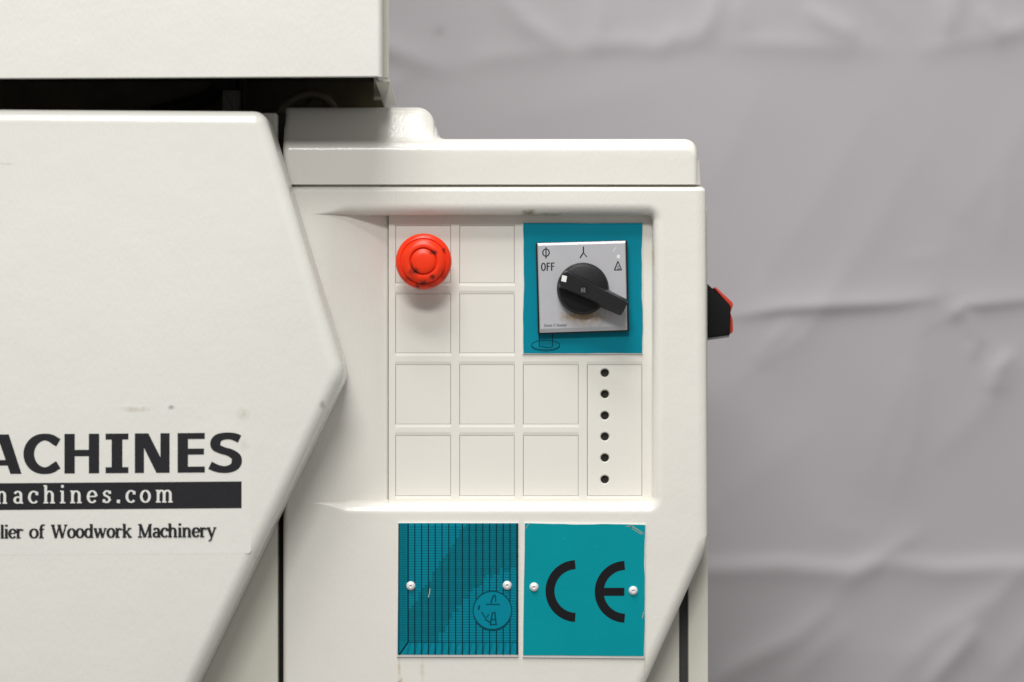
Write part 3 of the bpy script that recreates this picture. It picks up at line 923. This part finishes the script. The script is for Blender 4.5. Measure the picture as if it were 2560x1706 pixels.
slab("teal_film", wavy([(1308, 558), (1606, 558), (1605, 883.5), (1309, 883.5)], 1.3, seed=5, scale=(.3, 1.5, .4, 1.2)), YT - 0.0003, YT + 0.0001, M_teal2, sp)
ink = Ink(YT - 0.0004)
ink.stroke([(1348, 828), (1348, 866)], 1.8); ink.stroke([(1381, 828), (1381, 868)], 1.8); ink.stroke([(1348, 866), (1364, 869), (1381, 868)], 1.6)
ink.stroke(arc(1364, 863, 35, 12, 0, 360, 40)[:-1], 1.4, 1.4, closed=True)
ink.stroke(arc(1364, 866, 35, 12, 180, 360, 24), 1.2)
ink.done("printed_symbol", M_tealdark, sp)

# ---- rotary switch
rs = slab("rotary_switch", round_poly([(1339, 607.5, 4), (1568, 601, 4), (1573, 829, 4), (1345, 836, 4)]), YT - 0.0062, YT - 0.00032, M_black, machine, r=0.0006, seg=3)
tag(rs, "black rotary switch on a square silver face plate")
YN = YT - 0.0076
bm = bmesh.new()
_o = [(1343.5, 608.5), (1564, 602.5), (1568.5, 825.5), (1349.5, 832.5)]
_i = [(1346.5, 614.5), (1562, 608.5), (1566.2, 815.5), (1351.7, 822.5)]
_k = [[bm.verts.new(W(p[0], p[1], y)) for p in q] for q, y in ((_i, YN), (_o, YN + 0.0011), (_o, YT - 0.0060))]
bm.faces.new(_k[0])
for a, b2 in zip(_k[:-1], _k[1:]):
    for q in range(4): bm.faces.new((a[q], a[(q + 1) % 4], b2[(q + 1) % 4], b2[q]))
face = finish("face_plate", bm, M_silver, rs, smooth=0)
ink = Ink(YN - 0.0001)
def tilt(pts): return [(x, y - (x - 1456) * 0.027) for x, y in pts]
_s = ink.stroke
def ts(pts, *a, **k): _s(tilt(pts), *a, **k)
ts(arc(1365, 629.5, 8, 9, 0, 360, 24)[:-1], 3.0, 2.2, closed=True); ts([(1365, 616), (1365, 644)], 3.0)
ts(arc(1358.5, 665, 4.6, 9.2, 0, 360, 24)[:-1], 3.2, 2.2, closed=True)
for fx in (1368, 1379):
    ts([(fx, 655), (fx, 675)], 3.2); ts([(fx, 656), (fx + 7.5, 656)], 2.4); ts([(fx, 664), (fx + 6.5, 664)], 2.2)
ts([(1458.5, 617), (1458.5, 634)], 3.2, 3.2); ts([(1458.5, 632), (1450, 645)], 3.0, 3.0); ts([(1458.5, 632), (1467, 643)], 2.2, 2.2)
ts([(1545, 656), (1536, 678)], 2.8, 2.8); ts([(1545, 656), (1554, 678)], 2.2, 2.2); ts([(1536, 677.5), (1554, 677.5)], 2.4, 2.4)
ts([(1548, 668), (1544, 670), (1545, 675), (1550, 674)], 1.6, 1.6)
ink.done("printed_symbols", M_ink, rs)
ink = Ink(YN - 0.0001)
_s2 = ink.stroke
_x = 1361
for wd in (5, 1, 6):             # maker's line: too small to be read
    for k in range(wd):
        h = 8.5 if k == 0 or wd == 1 else 6.5
        _s2(tilt([(_x, 818 - 2.5), (_x, 818 - 2.5 - h)]), 1.2); _s2(tilt([(_x + 2.4, 818 - 2.5), (_x + 2.4, 818 - 2.5 - h * .8)]), 0.9); _s2(tilt([(_x, 818 - 2.5 - h * .5), (_x + 2.4, 818 - 2.5 - h * .6)]), 0.9)
        _x += 4.2
    _x += 3.0
ink.done("makers_line", plain("grey_ink", (0.14, 0.14, 0.15), rough=0.5), rs)
# scratches in the silver
ink = Ink(YN - 0.00012)
ink.stroke([(1536, 622), (1533, 632)], 1.6); ink.stroke([(1540, 616), (1538, 624)], 1.0); ink.poly([(1543, 637), (1551, 638), (1549, 648), (1541, 645)])
ink.done("scratch", M_offwhite, rs)
# knob: round skirt and pointer handle
KC = (1457, 722)
kb = lathe("knob", [(0, 30), (52, 29.5), (60, 27), (63.5, 22), (64.5, 12), (65.5, 0)], KC, YN - 0.0002, M_black, rs, seg=64)
def handle():
    bm = bmesh.new()
    c0 = W(KC[0], KC[1], YN)
    u = Vector((math.cos(R(-25)), 0, math.sin(R(-25)))); v = Vector((-u.z, 0, u.x))
    prof = [(-60, 14), (-54, 20), (-20, 20), (20, 18.5), (70, 17), (112, 15.5), (115, 13)]     # along, half width (px)
    def ring(h, shrink):
        up = [c0 + u * (a * S) + v * ((w_ - shrink) * S) - Vector((0, h * S, 0)) for a, w_ in prof]
        dn = [c0 + u * (a * S) - v * ((w_ - shrink) * S) - Vector((0, h * S, 0)) for a, w_ in prof][::-1]
        return [bm.verts.new(p) for p in up + dn]
    rings = [ring(14, -6.5), ring(30, -5.5), ring(60, 0.0), ring(65, 0.6), ring(67.5, 2.2)]
    n = len(rings[0])
    for a, b2 in zip(rings[:-1], rings[1:]):
        for i in range(n):
            j = (i + 1) % n
            bm.faces.new((a[i], a[j], b2[j], b2[i]))
    m = len(prof)
    top = rings[-1]
    for i in range(m - 1): bm.faces.new((top[i], top[i + 1], top[n - 2 - i], top[n - 1 - i]))
    bm.faces.new(rings[0][::-1])
    return finish("handle", bm, M_black, rs, smooth=40)
handle()
YH = YN - 67.5 * S - 0.0001
ink = Ink(YH)
def hp(a, b2):
    ca, sa = math.cos(R(25)), math.sin(R(25))
    return (KC[0] - 3.2 + a * ca - b2 * sa, KC[1] + 1.5 + a * sa + b2 * ca)
ink.poly([(1405.5, 688), (1417.5, 691), (1415, 706), (1403, 703)])
ink.done("pointer_mark", M_white, rs)
ink = Ink(YH)
cxy = hp(5, 0)
ink.stroke(arc(cxy[0], cxy[1], 9.5, 9.5, 0, 360, 28)[:-1], 2.2, 2.2, closed=True)
ink.done("centre_recess", M_blackpad, rs)
ink = Ink(YH - 0.00004)
for dx in (-5, -1, 3):
    ink.stroke([(cxy[0] + dx, cxy[1] - 6), (cxy[0] + dx, cxy[1] + 6)], 1.5)
ink.stroke([(cxy[0] - 5, cxy[1] + 2), (cxy[0] + 5, cxy[1] - 3)], 1.4); ink.stroke([(cxy[0] + 1, cxy[1] + 1), (cxy[0] + 6, cxy[1] + 6)], 1.3)
ink.done("centre_emblem", plain("emblem_grey", (0.16, 0.16, 0.16), rough=0.5), rs)

# ---- lower plates
YL = -0.0013
def plate(name, pts, film, seed, label, mat, scale):
    o = slab(name, pts, YL, -0.00005, M_backing, machine, r=0.0002, seg=2)
    tag(o, label)
    slab("teal_film", wavy(film, 0.9, seed=seed, scale=scale), YL - 0.0003, YL + 0.0001, mat, o)
    return o
gp = plate("grid_plate", [(994.5, 1307), (1296.5, 1307), (1296, 1643), (992, 1643)], [(996, 1308.5), (1295.5, 1308.5), (1295, 1637), (994, 1637)], 11,
           "teal plate printed with a fine dark grid and round emblem", M_teal2, (.3, .2, .3, .2))
cp = plate("conformity_plate", [(1310.5, 1307), (1614, 1311), (1611.5, 1647), (1306.5, 1644)], [(1312, 1308.5), (1613, 1313), (1609.5, 1640.5), (1308, 1638.5)], 23,
           "plain teal plate with black CE letters", M_teal, (1.6, 1.6, .3, .5))
# CE mark
YI2 = YL - 0.0004
ink = Ink(YI2)
ink.stroke(arc(1441, 1478, 66, 66, 92.5, 267.5, 40), 22.5); ink.done("letter", M_inkt, cp)
ink = Ink(YI2)
ink.stroke(arc(1564, 1480, 66, 66, 92, 268, 40), 22.5); ink.poly([(1508, 1470), (1561, 1470), (1561, 1490), (1508, 1490)]); ink.done("letter", M_inkt, cp)
# creases in the film
M_worn = plain("worn_film", (0.34, 0.37, 0.30), rough=0.5)
for pts, w_ in (([(1575, 1314), (1590, 1322), (1608, 1334)], 2.0), ([(1580, 1322), (1595, 1331), (1605, 1337)], 1.5), ([(1565, 1316), (1585, 1316)], 1.6),
                ([(1606, 1546), (1609, 1530)], 2.0), ([(1314, 1322), (1322, 1310)], 1.5)):
    ink = Ink(YI2); ink.stroke(pts, w_); ink.done("film_crease", M_worn, cp)
# printed grid
ink = Ink(YL - 0.00044, 1e-6)
gx0, gx1, gy0, gy1 = 996, 1295, 1309, 1637
bx, by = 1020, 1606
C8 = 8.5
def band(i, j):                      # stepped dark diagonal band, ragged at its edges
    cx = bx + (i + .5) * C8; cy = gy0 + (j + .5) * C8
    d = (cy - 1320) + (cx - 1040) * 1.05 - 30 * math.sin(cx * .02)
    rr = random.Random(i // 2 * 97 + j).uniform(-9, 9)
    return 150 + rr < d < 335 + rr
shade = Ink(YL - 0.00034, 0)
for i in range(33):
    for j in range(36):
        xa = bx + i * C8; ya = gy0 + j * C8
        if not band(i, j) or ya + C8 > by + 2 or xa > gx1 - 2: continue
        if math.hypot(xa + 4 - 1231, ya + 4 - 1526) < 52: continue
        shade.poly([(xa, ya), (min(xa + C8, gx1), ya), (min(xa + C8, gx1), ya + C8), (xa, ya + C8)])
shade.poly([(gx0, gy0), (1017, gy0), (1017, by), (gx0, gy1 - 4)])
for i in range(17):
    xa = bx + i * 17 - 6
    if xa + 14 > gx1: continue
    shade.poly([(xa, gy1 - 1), (xa + 9, by + 2), (xa + 14, by + 2), (xa + 8, gy1 - 1)])
shade.done("printed_shade", M_tealmid, gp)
for i in range(17):
    x = bx + i * 17
    w_ = 3.4 if i == 0 else 2.3
    if abs(x - 1231) < 47:
        dy = math.sqrt(47 ** 2 - (x - 1231) ** 2)
        ink.stroke([(x, gy0), (x, 1526 - dy)], w_); ink.stroke([(x, 1526 + dy), (x, gy1)], w_)
    else:
        ink.stroke([(x, gy0), (x, by if i == 0 else gy1)], w_)
ink.stroke([(bx, by), (gx0 + 2, gy1)], 3.6, 3.6); ink.stroke([(gx0 + 1, gy0), (gx0 + 1, gy1)], 2.2); ink.stroke([(gx1 - .5, gy0), (gx1 - .5, gy1)], 2.0)
ink.stroke([(bx, by), (gx1, by)], 1.2)
ink.done("printed_grid", M_tealdark, gp)
fine = Ink(YL - 0.00041, 0)
y = gy0 + 6
while y < by:                        # fine cross lines
    segs = [(gx0, 1016)]
    for i in range(33):
        j = int((y - gy0) / C8)
        if band(i, j) and bx + i * C8 < gx1 - 2: segs.append((bx + i * C8 + 1, min(bx + i * C8 + 7.5, gx1)))
    for a, b2 in segs:
        if math.hypot((a + b2) / 2 - 1231, y - 1526) < 50: continue
        fine.stroke([(a, y), (b2, y)], 1.1)
    y += 5.6
soft = Ink(YL - 0.00037, 0)
y = gy0 + 9
while y < by - 4:
    dx = math.sqrt(max(0, 49 ** 2 - (y - 1526) ** 2))
    if dx > 0: soft.stroke([(bx, y), (1231 - dx, y)], 1.5); soft.stroke([(1231 + dx, y), (gx1, y)], 1.5)
    else: soft.stroke([(bx, y), (gx1, y)], 1.5)
    y += 6.6
soft.done("cross_lines", plain("teal_cross_line", (0.0, 0.120, 0.165), rough=0.5, spec=0.12), gp)
fine.done("fine_grid", plain("teal_fine_line", (0.0, 0.085, 0.115), rough=0.5, spec=0.12), gp)
em = Ink(YL - 0.00056, 1e-6)
em.stroke(arc(1231, 1526, 48, 48, 0, 360, 60)[:-1], 2.4, 2.4, closed=True); em.stroke(arc(1231, 1529, 48, 48, 190, 350, 40), 1.4, 1.4)
em.stroke([(1196, 1524), (1199, 1514)], 4); em.stroke([(1204, 1530), (1214, 1546), (1222, 1536)], 2.6, 2.2)
em.stroke([(1227, 1508), (1233, 1490), (1239, 1488)], 3.0); em.stroke([(1239, 1490), (1239, 1504)], 2.6); em.stroke([(1214, 1511), (1250, 1511)], 2.0, 2.0)
em.stroke([(1226, 1560), (1231, 1532), (1237, 1530), (1240, 1560)], 3.2); em.stroke([(1226, 1549), (1241, 1549)], 2.2, 2.2); em.stroke([(1224, 1562), (1243, 1561)], 2.4, 2.4)
em.stroke([(1212, 1548), (1226, 1556)], 2.4, 2.4)
em.done("round_emblem", plain("emblem_ink", (0.0, 0.055, 0.080), rough=0.5, spec=0.12), gp)
ink = Ink(YL - 0.00062)
ink.stroke([(1075, 1472), (1074, 1482), (1071, 1494)], 2.4); ink.done("scratch", plain("scratch_grey", (0.30, 0.42, 0.38), rough=0.5), gp)
# rivets
def rivet(px, py, parent):
    lathe("rivet", [(0, 3.0), (2.4, 3.0), (3.0, 6.8), (4.0, 7.4), (7.5, 6.6), (10, 4.6), (11.4, 1.6), (11.6, -0.5)], (px, py), YL - 0.0003, M_rivet, parent, seg=28)
rivet(1027, 1465, gp); rivet(1268, 1464, gp); rivet(1335, 1468, cp); rivet(1583, 1477, cp)

# ---- side switch on the right flank
sw = slab("side_switch", [(1750, 704), (1762, 706), (1772, 713), (1827, 765), (1825, 838), (1768, 846), (1750, 847)], 0.045, 0.085, M_blackpad, machine, r=0.0012, seg=3)
tag(sw, "black side switch with red buttons on the right flank")
slab("red_button", [(1785, 721), (1790, 718), (1831, 756), (1833, 763), (1827, 780), (1823, 772), (1823, 762)], 0.050, 0.080, M_orange, sw, r=0.0006, seg=2)
slab("red_button", [(1824, 784), (1827, 784), (1832, 800), (1833, 828), (1829, 834), (1823, 834)], 0.050, 0.080, M_orange, sw, r=0.0006, seg=2)
slab("bezel", [(1750, 846.5), (1768, 845.5), (1824, 837.5), (1822, 844), (1770, 851), (1750, 853)], 0.046, 0.083, plain("grey_bezel", (0.16, 0.16, 0.165), rough=0.4), sw)

# parts keep their place under the machine's base
for o in list(scene.objects):
    if o.parent is machine:
        o.matrix_parent_inverse = ROOT_INV
